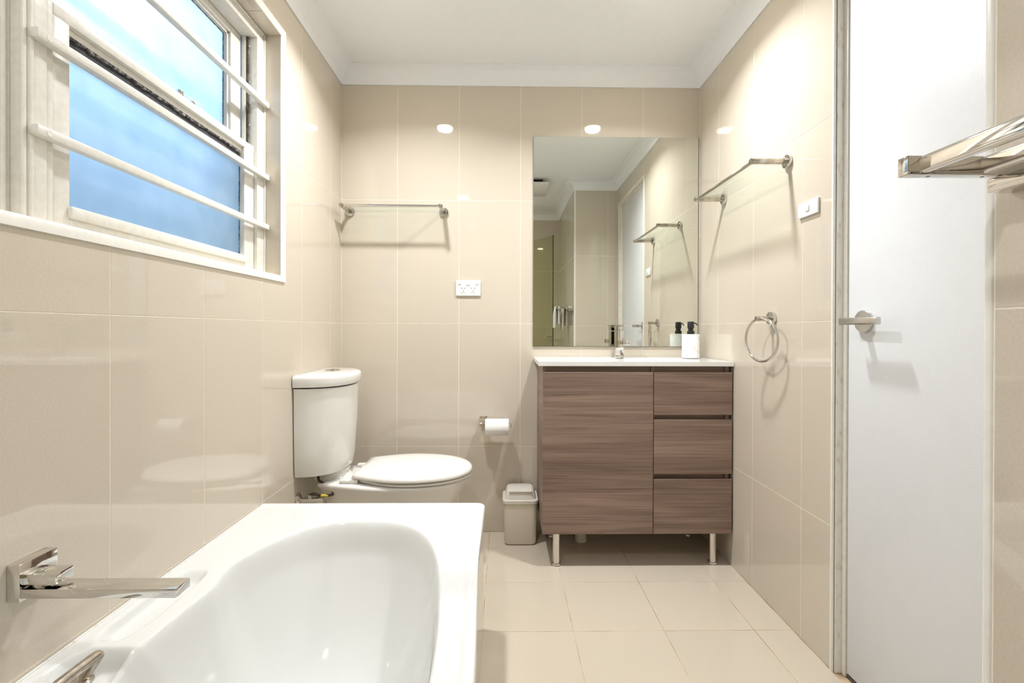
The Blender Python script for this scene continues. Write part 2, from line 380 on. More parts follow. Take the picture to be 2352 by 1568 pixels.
# round edge trim about the opening
def qtrim(a, c, horizontal):
    pr = [(0, 0), (0, .004), (.006, .005)]
    return pr
tr = B()
def edge_loop(d):   # rounded profile: across the corner from wall face to reveal
    P = []
    for k in range(7):
        t = k/6*math.pi/2; P.append((-.004+.010*math.sin(t), math.cos(t)))
    return P
prof = [(.0012, .024)]+[(-.0040+.0085*math.cos(k/8*math.pi/2), .0235*(1-math.sin(k/8*math.pi/2))) for k in range(9)]+[(-.0040, .024)]
path = [(-1.96, WH[2]), (YR+.0, 0)]
def sweep_edge(pts, inward):
    loops = []
    n = len(pts)
    for i, p in enumerate(pts):
        a = Vector(pts[max(i-1, 0)]); c = Vector(pts[min(i+1, n-1)]); q = Vector(p)
        e1 = (q-a).normalized() if i > 0 else (c-q).normalized(); e2 = (c-q).normalized() if i < n-1 else e1
        n1, n2 = Vector((-e1.y, e1.x)), Vector((-e2.y, e2.x)); mi = (n1+n2)/(1+n1.dot(n2))*inward
        loops.append([(x, q.x+mi.x*w, q.y+mi.y*w) for x, w in prof])
    return loops
tr.loft(sweep_edge([(WH[0]+.001, ZB), (YR, ZB), (YR, ZT), (WH[0]+.001, ZT)], -1))
win_trim = struct(obj('trim_3', tr, 'trim', sharp=50), 'rounded white trim round the window opening')

w1 = sempty('window_1', (-.06, -1.03, ZB), 'white painted sash window with frosted panes and security bars')
CR, CL = -.662, -1.392                     # casing inner edges
XC = -.060
b = B()
b.box(-.148, XC, CR, YR-.0012, ZB-.003, ZT-.001, .002); b.box(-.148, XC, -1.461, CL-.018, ZB-.003, ZT-.001, .002)
b.box(-.148, XC-.006, CL-.018, CL, ZB-.003, ZT-.001, .002)
b.box(XC-.002, XC+.005, YR-.008, YR-.0012, ZB, ZT-.003, .002)
b.box(XC-.002, XC+.004, -1.461, -1.452, ZB, ZT-.003, .002); b.box(XC-.002, XC+.004, -1.446, -1.438, ZB, ZT-.003, .002)
b.box(-.148, XC, CL, CR, 1.998, ZT-.001, .002); b.box(-.148, -.072, CL, CR, ZB-.003, ZB+.010, .002)
b.box(XC-.002, XC+.004, -1.44, YR-.009, ZT-.009, ZT-.002, .002)
obj('frame', b, 'gloss', w1)
# parting bead and stop on both jambs
b = B()
b.box(-.106, -.094, CR-.012, CR, ZB+.01, 1.998, .001); b.box(-.106, -.094, CL, CL+.012, ZB+.01, 1.998, .001)
obj('parting_bead', b, 'gloss', w1)
# lower sash
XS = -.071; GL, GR = -1.352, -.722
ls = obj('lower_sash', B().box(-.092, XS, GR, CR-.002, ZB+.012, 1.618, .002).box(-.092, XS, CL+.002, GL, ZB+.012, 1.618, .002)
    .box(-.092, XS, GL, GR, ZB+.012, 1.212, .001).box(-.092, XS+.009, GL-.004, GR+.006, 1.212, 1.236, .004)
    .box(-.104, XS+.001, CL+.004, CR-.004, 1.597, 1.6195, .0015).box(-.092, XS-.010, GL, GR, 1.583, 1.597, .001), 'gloss', w1)
obj('glass_pane', B().box(-.094, -.089, GL-.004, GR+.004, 1.232, 1.541), 'frost', w1)
b = B().box(-.0925, -.0875, GL, GR, 1.538, 1.583); obj('dark_gap', b, 'gap', w1)  # dark strip put in for the shaded gap under the meeting rail
b = B()
yy = GL
random.seed(3)
while yy < GR-.01:
    w_ = random.uniform(.01, .035); b.box(-.0885, -.082, yy, min(yy+w_, GR), 1.581-random.uniform(.001, .006), 1.5845, .0008, 1); yy += w_
zz = 1.236
while zz < 1.53:
    w_ = random.uniform(.01, .03); b.box(-.0885, -.0865, GR-random.uniform(.001, .003), GR+.001, zz, zz+w_); zz += w_
obj('putty_line', b, 'gasket', w1)
# upper sash
UL, UR = -1.352, -.733
b = B(); XU = -.110
b.box(-.140, XU, UR, CR-.014, 1.585, 1.996, .002); b.box(-.140, XU, CL+.014, UL, 1.585, 1.996, .002)
b.box(-.140, XU, UL, UR, 1.972, 1.996, .002); b.box(-.140, XU+.003, UL, UR, 1.585, 1.612, .002)
b.box(-.137, XU-.008, UR-.008, UR, 1.612, 1.972, .001); b.box(-.137, XU-.008, UL, UR, 1.964, 1.972, .001)
obj('upper_sash', b, 'gloss', w1)
obj('glass_pane', B().box(-.136, -.131, UL-.004, UR+.002, 1.60, 1.976), 'frost', w1)
obj('putty_line', B().box(-.1308, -.129, UR-.0095, UR-.008, 1.612, 1.965).box(-.1308, -.129, UL, UR-.008, 1.9625, 1.964), 'gasket', w1)
# spiral balance in the far jamb
b = B().box(-.093, -.086, CR-.010, CR-.001, 1.622, 1.994); obj('balance_channel', b, 'dark_edge', w1)
b = B().tube([(-.0845+.0016*math.cos(k*1.2), CR-.0055+.0016*math.sin(k*1.2), 1.625+k*.0011) for k in range(330)], .0007, 5); obj('spiral_balance', b, 'brushed', w1)
# security bars
for z, dz in ((1.352, .0), (1.527, .0), (1.783, 0)):
    bar = B().box(-.0598, -.041, -1.447, YR-.0025, z-.0088, z+.0088, .0012)
    bo = obj('security_bar', bar, 'gloss', w1)
    obj('screw_plug', B().cyl((-.0412, -1.425, z), (-.0402, -1.425, z), .006, n=16), 'trim', bo)
# latch with cord
b = B().cyl((-.095, -1.0, 1.6205), (-.095, -1.0, 1.645), .009, bev=.002).cyl((-.095, -.965, 1.624), (-.080, -.965, 1.624), .009, bev=.001).box(-.1, -.088, -1.0, -.96, 1.6205, 1.624, .001)
la = obj('sash_latch', b, 'chrome', w1)
obj('pull_cord', B().tube([(-.095, -.993, 1.640), (-.093, -.96, 1.643), (-.090, -.925, 1.643), (-.088, -.905, 1.641), (-.092, -.925, 1.631), (-.096, -.945, 1.6215)], .0017, 8), 'plastic', la)
# second window left of the mullion
w2 = sempty('window_2', (-.06, -1.70, ZB), 'second white sash window beside the first, mostly out of view')
b = B(); b.box(-.148, -.075, -1.545, -1.4615, ZB-.003, ZT-.001, .002); b.box(-.148, -.075, -1.935, -1.86, ZB-.003, ZT-.001, .002)
b.box(-.148, -.075, -1.86, -1.545, 1.97, ZT-.001, .002); b.box(-.148, -.075, -1.86, -1.545, ZB-.003, 1.235, .002); b.box(-.148, -.075, -1.86, -1.545, 1.585, 1.62, .002)
b.box(-.076, -.069, -1.482, -1.474, ZB, ZT-.004, .002)
obj('frame', b, 'gloss', w2)
obj('glass_pane', B().box(-.125, -.12, -1.865, -1.54, 1.23, 1.59), 'frost', w2)
obj('glass_pane', B().box(-.125, -.12, -1.865, -1.54, 1.615, 1.975), 'frost', w2)
# unseen wall added outside to darken the lower frosted panes
nb = tag(obj('outside_shade_wall', B().box(-2.0, -1.7, -8, 6, -1.0, 2.75), 'outer'), 'unseen wall added outside to darken the lower frosted panes', 'wall')
gd = struct(obj('ground', B().box(-4, -.2, -8, 6, -1.1, -1.0), 'outer'), 'ground outside the window')

# ------------------------------------------------------------------ door
d1 = sempty('door_1', (W, -1.31, 0), 'white flush door with lever handle in white frame')
b = B()
FX = W+.020
b.box(FX, W+.14, -.976, DH[1]-.001, 0, 2.043, .0015); b.box(FX, W+.14, DH[0]+.001, -1.646, 0, 2.043, .0015); b.box(FX, W+.14, -1.646, -.976, 2.024, 2.043, .0015)
obj('door_frame', b, 'gloss', d1)
b = B(); b.box(W+.024, W+.060, -1.643, -.979, .014, 2.020, .0015); leaf = obj('door_leaf', b, 'door', d1)
b = B().rbox(W-.006, W+.006, DH[1]-.000, DH[1]+.010, .0, 2.055, 'z', .004); b.rbox(W-.006, W+.006, DH[0]-.010, DH[0], 0, 2.055, 'z', .004); b.box(W-.006, W+.006, DH[0]-.01, DH[1]+.01, 2.046, 2.056, .003)
struct(obj('trim_4', b, 'trim'), 'rounded cream edge trim round the doorway')
b = B(); b.box(W+.0025, FX, DH[1]-.0035, DH[1]-.0005, 0, 2.043); obj('stained_joint', b, 'stain', d1)
obj('under_door_shade', B().box(W+.024, W+.14, -1.646, -.976, 0, .010, .001), 'dark_edge', d1)  # dark strip standing for the shaded gap under the door leaf
# handle
hy, hz, hx = -1.040, 1.017, W+.024
b = B().lathe([(0.0, -.0005), (.0305, -.0005), (.0305, -.006), (.029, -.0085), (.012, -.0095), (0.0, -.0095)], (hx, hy, hz), 'x', 40)
rose = obj('rose', b, 'brushed', d1)
b = B().cyl((hx-.009, hy, hz), (hx-.045, hy, hz), .0095); b.rbox(hx-.052, hx-.037, -1.142, -1.010, hz-.0095, hz+.0095, 'y', .004, .002)
obj('lever', b, 'brushed', rose)
for z in (.25, 1.75):
    b = B().cyl((W+.018, -1.652, z-.045), (W+.018, -1.652, z+.045), .007, bev=.001); b.cyl((W+.018, -1.652, z+.045), (W+.018, -1.652, z+.052), .004)
    obj('hinge', b, 'gloss', d1)

# ------------------------------------------------------------------ downlights, fan
for i, (lx, ly) in enumerate(LAMPS):
    t = thing('downlight', ['recessed round ceiling downlight near the left wall and window', 'recessed round ceiling downlight above the vanity side', 'recessed round ceiling downlight behind the camera over the bath end'][i], 'light', (lx, ly, CZ-.006), 'ceiling downlights')
    b = B().lathe([(.046, 0), (.056, 0), (.056, -.004), (.052, -.007), (.048, -.006), (.046, -.003)], (lx, ly, CZ-.0005)); 
    obj('trim_ring', b, 'plastic', t)
    obj('diffuser', B().lathe([(0, -.001), (.0455, -.001), (.0455, -.008), (.040, -.012), (.03, -.0140), (0, -.0150)], (lx, ly, CZ)), 'lamp', t)
fan = thing('exhaust_fan', 'square white ceiling exhaust fan cover seen in the mirror', 'fan', (.96, -1.82, CZ-.05))
obj('cover', B().box(.76, 1.16, -2.02, -1.62, CZ-.048, CZ-.036, .003), 'plastic', fan)
obj('housing', B().box(.81, 1.11, -1.97, -1.67, CZ-.036, CZ-.0005, .002), 'black', fan)

# ------------------------------------------------------------------ mirror
mi = thing('wall_mirror', 'frameless rectangular mirror on the back wall above the vanity', 'mirror', (1.34, -.005, .909))
obj('silvered_glass', B().box(.9355, 1.744, -.0075, -.0035, .9095, 1.9315), 'mirror', mi)
b = B().box(.9345, .9355, -.0075, -.0035, .9095, 1.9315); b.box(.9345, 1.744, -.0075, -.0035, 1.9315, 1.9325)
obj('polished_edge', b, 'glass', mi)
b = B().box(.9345, 1.7465, -.0072, -.0012, .9075, .9095); b.box(1.744, 1.7465, -.0072, -.0012, .9095, 1.9325); b.box(.94, 1.744, -.0034, -.0012, .9095, 1.93)
obj('backing', b, 'dark_edge', mi)

# ------------------------------------------------------------------ vanity
X0, X1, YV = .957, 1.7475, -.356
v = thing('vanity_cabinet', 'walnut wood grain vanity cabinet on four metal legs', 'cabinet', (1.352, -.18, 0))
b = B(); b.box(X0, X0+.016, -.338, -.0025, .139, .8385); b.box(X1-.022, X1-.006, -.338, -.0025, .139, .8385); b.box(X0+.016, X1-.022, -.338, -.0025, .139, .155)
b.box(X0+.016, X1-.022, -.0185, -.0025, .155, .8385); b.box(1.412, 1.428, -.338, -.0185, .155, .8385)
b.box(X0+.016, X1-.022, -.330, -.320, .790, .8385); b.box(1.428, X1-.022, -.330, -.320, .600, .660); b.box(1.428, X1-.022, -.330, -.320, .360, .410)
obj('body', b, 'wood', v)
obj('door', B().box(X0, 1.4165, YV, YV+.0165, .141, .8145, .0007, 1), 'wood', v)
for z0, z1 in ((.637, .8145), (.391, .6175), (.141, .369)):
    obj('drawer', B().box(1.4195, X1, YV, YV+.0165, z0, z1, .0007, 1), 'wood', v)
for lx, ly in ((1.018, -.325), (1.682, -.320), (1.018, -.055), (1.682, -.055)):
    b = B().lathe([(.0, .139), (.0155, .139), (.0155, .012), (.0185, .011), (.0195, .008), (.0195, .003), (.0175, .0002), (0, .0002)], (lx, ly, 0))
    obj('leg', b, 'polished', v)
dp = thing('drain_pipe', 'white waste pipe in the floor under the vanity', 'pipe', (1.157, -.10, 0))
obj('pipe', B().lathe([(0, .1375), (.020, .1375), (.020, .028), (0, .028)], (1.157, -.10, 0)), 'pipe', dp)
obj('collar', B().lathe([(0, .05), (.026, .05), (.027, .03), (.027, .0005), (0, .0005)], (1.157, -.10, 0)), 'pipe', dp)

# basin top : slab with shallow integrated basin
def basin():
    t = bmesh.new(); nx, ny = 90, 44; x0, x1, y0, y1 = .9375, 1.7525, -.3600, -.0012
    def hz(x, y):
        dx, dy = abs(x-1.34)/.27, abs(y+.195)/.115
        r = (dx**4+dy**4)**.25; s = max(0, min(1, (1-r)/.28)); s = s*s*(3-2*s)
        edge = min(x-x0, x1-x, y-y0, y1-y); lip = .0015*max(0, 1-edge/.02)
        return .8565+lip-.075*s
    V = [[t.verts.new((x0+(x1-x0)*i/nx, y0+(y1-y0)*j/ny, hz(x0+(x1-x0)*i/nx, y0+(y1-y0)*j/ny))) for j in range(ny+1)] for i in range(nx+1)]
    for i in range(nx):
        for j in range(ny): t.faces.new((V[i][j], V[i+1][j], V[i+1][j+1], V[i][j+1]))
    per = [V[i][0] for i in range(nx+1)]+[V[nx][j] for j in range(1, ny+1)]+[V[i][ny] for i in range(nx-1, -1, -1)]+[V[0][j] for j in range(ny-1, 0, -1)]
    prev = per
    for dz, ins in ((.0395-.0185-.004, 0), (.8565+.0015-.8395, .002)):
        cur = []
        for p in per:
            sx = ins*(1 if p.co.x < 1.0 else -1) if (p.co.x < x0+.001 or p.co.x > x1-.001) else 0
            sy = ins*(1 if p.co.y < -.2 else -1) if (p.co.y < y0+.001 or p.co.y > y1-.001) else 0
            cur.append(t.verts.new((p.co.x+sx, p.co.y+sy, p.co.z-dz)))
        k = len(per)
        for a in range(k): t.faces.new((prev[a], cur[a], cur[(a+1) % k], prev[(a+1) % k]))
        prev = cur
    B_ = B(); bmesh.ops.recalc_face_normals(t, faces=t.faces); B_.merge(t); return B_
bt = thing('washbasin', 'glossy white ceramic basin top on the walnut vanity', 'sink', (1.345, -.18, .8395))
obj('slab', basin(), 'whiteTop', bt, sharp=30)
obj('drain', B().lathe([(0, 0), (.022, 0), (.020, .003), (0, .003)], (1.34, -.195, .7825)), 'chrome', bt)

# tap
fa = thing('basin_mixer', 'square chrome basin mixer tap on the white basin top', 'tap', (1.338, -.065, .8580))
cx_, cy_ = 1.342, -.066
obj('base', B().box(cx_-.0205, cx_+.0205, cy_-.0215, cy_+.0215, .8583, .8685, .001), 'chrome', fa)
obj('column', B().box(cx_-.0185, cx_+.0185, cy_-.0195, cy_+.0195, .8685, .983, .0012), 'chrome', fa)
sp_ = obj('spout', B().box(cx_-.0185, cx_+.0185, cy_-.125, cy_-.0195, .922, .941, .0012), 'chrome', fa)
obj('side_knob', B().box(cx_+.019, cx_+.042, cy_-.011, cy_+.011, .923, .941, .0015), 'chrome', fa)
obj('cap', B().box(cx_-.0190, cx_+.0190, cy_-.020, cy_+.020, .985, 1.010, .0015), 'chrome', fa)
obj('lever', B().box(cx_-.020, cx_+.034, cy_-.050, cy_+.020, 1.0105, 1.0145, .001), 'chrome', fa)

# soap dispenser
sx, sy = 1.678, -.088
sd = thing('soap_dispenser', 'white marble soap dispenser with black pump beside the mirror', 'soap dispenser', (sx, sy, .858))
obj('cup', B().lathe([(0, .0002), (.036, .0002), (.0375, .003), (.040, .006), (.040, .111), (.039, .1125), (0, .1125)], (sx, sy, .858), n=40), 'marble', sd)
b = B().lathe([(0, .113), (.0165, .113), (.0165, .127), (.0120, .128), (.0120, .140), (.0150, .141), (.0150, .169), (.013, .1725), (0, .173)], (sx, sy, .858), n=28)
pm = obj('pump', b, 'black', sd)
obj('nozzle', B().tube([(sx+.010, sy, .858+.166), (sx+.022, sy-.003, .858+.164), (sx+.030, sy-.005, .858+.156)], .0030, 8), 'black', pm)

# ------------------------------------------------------------------ glass shelves
def glass_shelf(label, P, arm, length, zc):
    """P maps (along, out, z) to world"""
    t = thing('glass_shelf', label, 'shelf', P(length/2, 0, zc), 'chrome and glass wall shelves')
    for s in (0, length):
        obj('rosette', B().cyl(P(s, .0006, zc), P(s, .012, zc), .0225, bev=.0015, n=36), 'polished', t)
        obj('arm', B().cyl(P(s, .012, zc), P(s, arm, zc), .0098, bev=.001), 'nickel', t)
    obj('rail', B().cyl(P(.004, arm-.012, zc), P(length-.004, arm-.012, zc), .0062), 'polished', t)
    b = B(); p0, p1 = P(.012, .006, zc-.003), P(length-.012, arm-.020, zc+.003)
    b.box(min(p0[0], p1[0]), max(p0[0], p1[0]), min(p0[1], p1[1]), max(p0[1], p1[1]), p0[2], p1[2], .001)
    obj('glass_plate', b, 'glass', t)
glass_shelf('chrome and glass shelf on the back wall above the toilet', lambda a, o, z: (.044+a, -o, z), .135, .455, 1.560)
glass_shelf('chrome and glass shelf on the right wall beside the mirror', lambda a, o, z: (W-o, -.266-a, z), .132, .465, 1.560)

# towel ring
ry, rz = -.640, 1.033
tr_ = thing('towel_ring', 'chrome towel ring on the right wall beside the door', 'towel ring', (W, ry, rz))
obj('rosette', B().cyl((W-.0006, ry, rz), (W-.012, ry, rz), .0245, bev=.0015, n=36), 'polished', tr_)
obj('post', B().cyl((W-.012, ry, rz), (W-.062, ry, rz), .0085, bev=.001), 'nickel', tr_)
ra = .076; cxr, cyr = W-.048, ry-.012
pts = []
for k in range(64):
    a = 2*math.pi*k/64
    oy = ra*math.cos(a); oz = ra*math.sin(a)
    pts.append((cxr-oy*.22, cyr+oy*.975-.0, rz-ra*.99+oz))
obj('ring', B().tube(pts, .0046, 12, closed=True), 'polished', tr_)

# light switch on the right wall
ls_ = thing('light_switch', 'white rectangular light switch on the right wall beside the door', 'light switch', (W, -.8415, 1.35))
obj('plate', B().box(W-.0075, W-.0004, -.890, -.793, 1.3505, 1.3985, .0022, 3), 'plastic', ls_)
obj('rocker', B().box(W-.0105, W-.0070, -.850, -.833, 1.366, 1.383, .0012), 'plastic', ls_)

# power outlet on the back wall
po = thing('power_outlet', 'white double power outlet with three rockers on the back wall', 'power outlet', (.619, 0, 1.153))
obj('plate', B().box(.559, .679, -.0095, -.0004, 1.153, 1.229, .003, 3), 'plastic', po)
for x, z in ((.576, 1.216), (.6185, 1.212), (.662, 1.216)):
    obj('rocker', B().box(x-.0085, x+.0085, -.0125, -.0090, z-.008, z+.008, .0025, 2), 'plastic', po)
for x in (.5955, .6425):
    so = obj('socket_face', B().rbox(x-.0145, x+.0145, -.0108, -.0090, 1.1695, 1.1985, 'y', .005), 'plastic', po)
    b = B()
    for dx, dz, an in ((-.0075, .006, -28), (.0075, .006, 28), (0, -.0075, 0)):
        mx = Matrix.Translation((x+dx, -.0110, 1.184+dz)) @ Matrix.Rotation(math.radians(an), 4, 'Y')
        b.box(-.0011, .0011, -.0003, .0003, -.0038, .0038, mx=mx)
    obj('slots', b, 'black', so)

# toilet paper holder and roll
hp = thing('paper_holder', 'small chrome toilet paper holder on the back wall', 'toilet paper holder', (.70, 0, .52))
obj('post', B().box(.680, .712, -.078, -.0006, .543, .560, .001), 'polished', hp)
obj('wall_plate', B().box(.676, .714, -.006, -.0006, .528, .566, .001), 'polished', hp)
obj('rod', B().box(.706, .8305, -.078, -.068, .538, .548, .001).box(.8255, .8305, -.078, -.068, .524, .538, .001), 'polished', hp)
tp = thing('toilet_roll', 'partly used white toilet roll hanging on the chrome holder', 'toilet roll', (.7615, -.073, .482))
zc = .5275; b = B()
n = 48
def ringx(x, r): return [(x, -.073+r*math.cos(2*math.pi*k/n), zc+r*math.sin(2*math.pi*k/n)) for k in range(n)]
b.loft([ringx(.7065, .0225), ringx(.7065, .0385), ringx(.708, .0395), ringx(.8155, .0395), ringx(.817, .0385), ringx(.817, .0225)], False, False)
obj('paper', b, 'paper', tp)
b = B().loft([ringx(.7067, .0215), ringx(.7067, .0223), ringx(.8168, .0223), ringx(.8168, .0215)], False, False)
obj('core', b, 'card', tp)

# ------------------------------------------------------------------ bin
bn = thing('waste_bin', 'small cream plastic bin with swing lid beside the vanity', 'bin', (.872, -.085, 0))
def rr(cx, cy, hx, hy, r, z, n=6):
    P = []
    for sx_, sy_, a0 in ((1, 1, 0), (-1, 1, 90), (-1, -1, 180), (1, -1, 270)):
        for k in range(n+1):
            a = math.radians(a0+90*k/n); P.append((cx+sx_*(hx-r)+r*math.cos(a), cy+sy_*(hy-r)+r*math.sin(a), z))
    return P
bx_, by_ = .8715, -.088
def L_(hx, hy, r, z): return rr(bx_, by_, hx, hy, r, z)
b = B().loft([L_(.064, .052, .02, .0005), L_(.0705, .0595, .022, .004), L_(.0735, .0625, .022, .012), L_(.0755, .0665, .022, .188)])
obj('body', b, 'bin', bn)
b = B().loft([L_(.0775, .0685, .022, .1885), L_(.0775, .0685, .022, .1905)]); obj('liner_rim', b, 'liner', bn)
b = B().loft([L_(.0785, .0695, .023, .191), L_(.0810, .0720, .024, .193), L_(.0825, .0735, .025, .207), L_(.0805, .0715, .024, .2095), L_(.0735, .0645, .022, .2075), L_(.0705, .0615, .022, .209), L_(.0675, .0585, .024, .232), L_(.062, .053, .024, .245), L_(.050, .042, .022, .2515), L_(.02, .016, .012, .2535)])
obj('lid_frame', b, 'binlid', bn)
b = B(); fl_ = []
for t in range(13):
    s = t/12; y = by_-.0625+s*.118; z = .2330+.0235*math.sin(math.pi*min(1, .22+s*.62))**.9
    fl_.append((y, z))
b.loft([[(bx_+xx, y, z) for y, z in fl_]+[(bx_+xx, y, z-.004) for y, z in fl_[::-1]] for xx in (-.054, .052)])
b2 = B(); obj('flap', b, 'binlid', bn, sharp=40)

# ------------------------------------------------------------------ toilet
YC = -.340
to = thing('toilet', 'white ceramic close-coupled toilet against the left wall', 'toilet', (.30, YC, 0))
def dshape(x0, depth, hw, z, n=30, e=2.4, r=.0):
    P = []
    for k in range(n+1):
        a = math.pi*k/n; c, s = math.cos(a), math.sin(a)
        P.append((x0+depth*abs(s)**(2/e), YC-hw*(1 if c > 0 else -1)*abs(c)**(2/e), z))
    return P
XB = .004
b = B().loft([dshape(XB+.006, .120, .150, .422), dshape(XB, .150, .172, .428), dshape(XB, .158, .1765, .47), dshape(XB, .168, .181, .62), dshape(XB, .173, .184, .764)])
obj('cistern', b, 'ceramic', to, sharp=60)
b = B().loft([dshape(XB, .170, .181, .768), dshape(XB, .180, .1915, .770), dshape(XB, .183, .1935, .777), dshape(XB, .184, .1945, .800), dshape(XB, .182, .1930, .809), dshape(XB, .175, .186, .815), dshape(XB+.003, .160, .172, .8175), dshape(XB+.02, .09, .10, .8195)])
cl_ = obj('cistern_lid', b, 'ceramic', to, sharp=60)
b = B().lathe([(.0, 0), (.0295, 0), (.0295, .0025), (.028, .0035), (0.0, .0035)], (.083, YC, .8192), n=40)
bu = obj('button_ring', b, 'nickel', cl_)
obj('flush_button', B().lathe([(0, 0), (.024, 0), (.0235, .0022), (0, .003)], (.083, YC, .8228)), 'polished', cl_)
def egg(xb, xm, xf, wb_, wm, z, n=20, e=2.1, dome=0.):
    """outline: straight back at xb (half width wb_), widest wm at xm, rounded tip at xf"""
    side = []
    for k in range(n+1):
        t = k/n
        s = t*t*(3-2*t); side.append((xb+(xm-xb)*t, wb_+(wm-wb_)*math.sin(t*math.pi/2)))
    for k in range(1, n+1):
        a = math.pi/2*k/n; side.append((xm+(xf-xm)*math.sin(a)**(2/e), wm*max(0, math.cos(a))**(2/e)))
    P = [(x, YC-w, z) for x, w in side]+[(x, YC+w, z) for x, w in side[-2::-1]]
    return P
b = B().loft([egg(.15, .30, .44, .090, .115, .0005), egg(.14, .29, .44, .085, .108, .04), egg(.135, .29, .46, .075, .105, .12), egg(.12, .31, .52, .080, .125, .20), egg(.10, .35, .585, .088, .150, .28), egg(.085, .38, .632, .098, .171, .345), egg(.072, .39, .645, .108, .177, .366), egg(.066, .39, .650, .112, .180, .374), egg(.066, .39, .649, .111, .179, .382), egg(.072, .39, .643, .106, .173, .387), egg(.15, .39, .60, .08, .13, .388)])
obj('bowl', b, 'ceramic', to, sharp=50)
b = B().loft([dshape(.05, .125, .080, .383), dshape(.04, .118, .078, .392), dshape(.04, .108, .076, .405), dshape(.045, .108, .078, .4215)]); obj('cistern_seat', b, 'ceramic', to, sharp=60)
b = B().loft([egg(.228, .41, .650, .100, .170, .3895), egg(.220, .41, .658, .108, .178, .392), egg(.220, .41, .658, .108, .178, .400), egg(.226, .41, .652, .102, .172, .4025)])
obj('seat_ring', b, 'seat', to, sharp=60)
b = B().loft([egg(.214, .41, .655, .114, .176, .4045), egg(.205, .41, .663, .122, .185, .4075), egg(.204, .41, .664, .123, .186, .413), egg(.207, .41, .661, .120, .183, .421), egg(.217, .41, .650, .112, .172, .4285), egg(.238, .41, .622, .098, .150, .4325), egg(.29, .41, .55, .06, .095, .4348), egg(.37, .41, .45, .02, .03, .4355)])
obj('seat_lid', b, 'seat', to, sharp=60)
for s in (-1, 1):
    h = obj('hinge', B().rbox(.155, .200, YC+s*.112-.013, YC+s*.112+.013, .3885, .4015, 'x', .004, .002).cyl((.2125, YC+s*.100-.022, .4095), (.2125, YC+s*.100+.022, .4095), .0115, bev=.002), 'seat', to)
    obj('hinge_block', B().box(.196, .226, YC+s*.118-.008, YC+s*.118+.008, .3885, .4035, .0015), 'trim', to)

# stop valve and hose behind the bath
sv = thing('stop_valve', 'chrome stop valve with braided hose under the cistern', 'valve', (.03, -.50, .325))
obj('wall_flange', B().lathe([(.0, .0004), (.030, .0004), (.029, .006), (.020, .013), (.012, .016), (0, .016)], (0, -.475, .328), 'x', 32), 'polished', sv)
obj('valve_body', B().cyl((.014, -.475, .328), (.075, -.475, .328), .010).cyl((.045, -.475, .328), (.045, -.475, .350), .008).cyl((.075, -.475, .328), (.10, -.475, .330), .0135, n=8), 'chrome', sv)
obj('clip', B().cyl((.085, -.468, .345), (.112, -.462, .341), .006, n=12), 'brass', sv)
obj('hose', B().tube([(.045, -.475, .348), (.060, -.474, .353), (.085, -.468, .345), (.112, -.462, .342), (.128, -.458, .345), (.126, -.455, .358), (.10, -.452, .376), (.065, -.44, .395), (.055, -.42, .4215)], .0055, 10), 'rubber', sv)

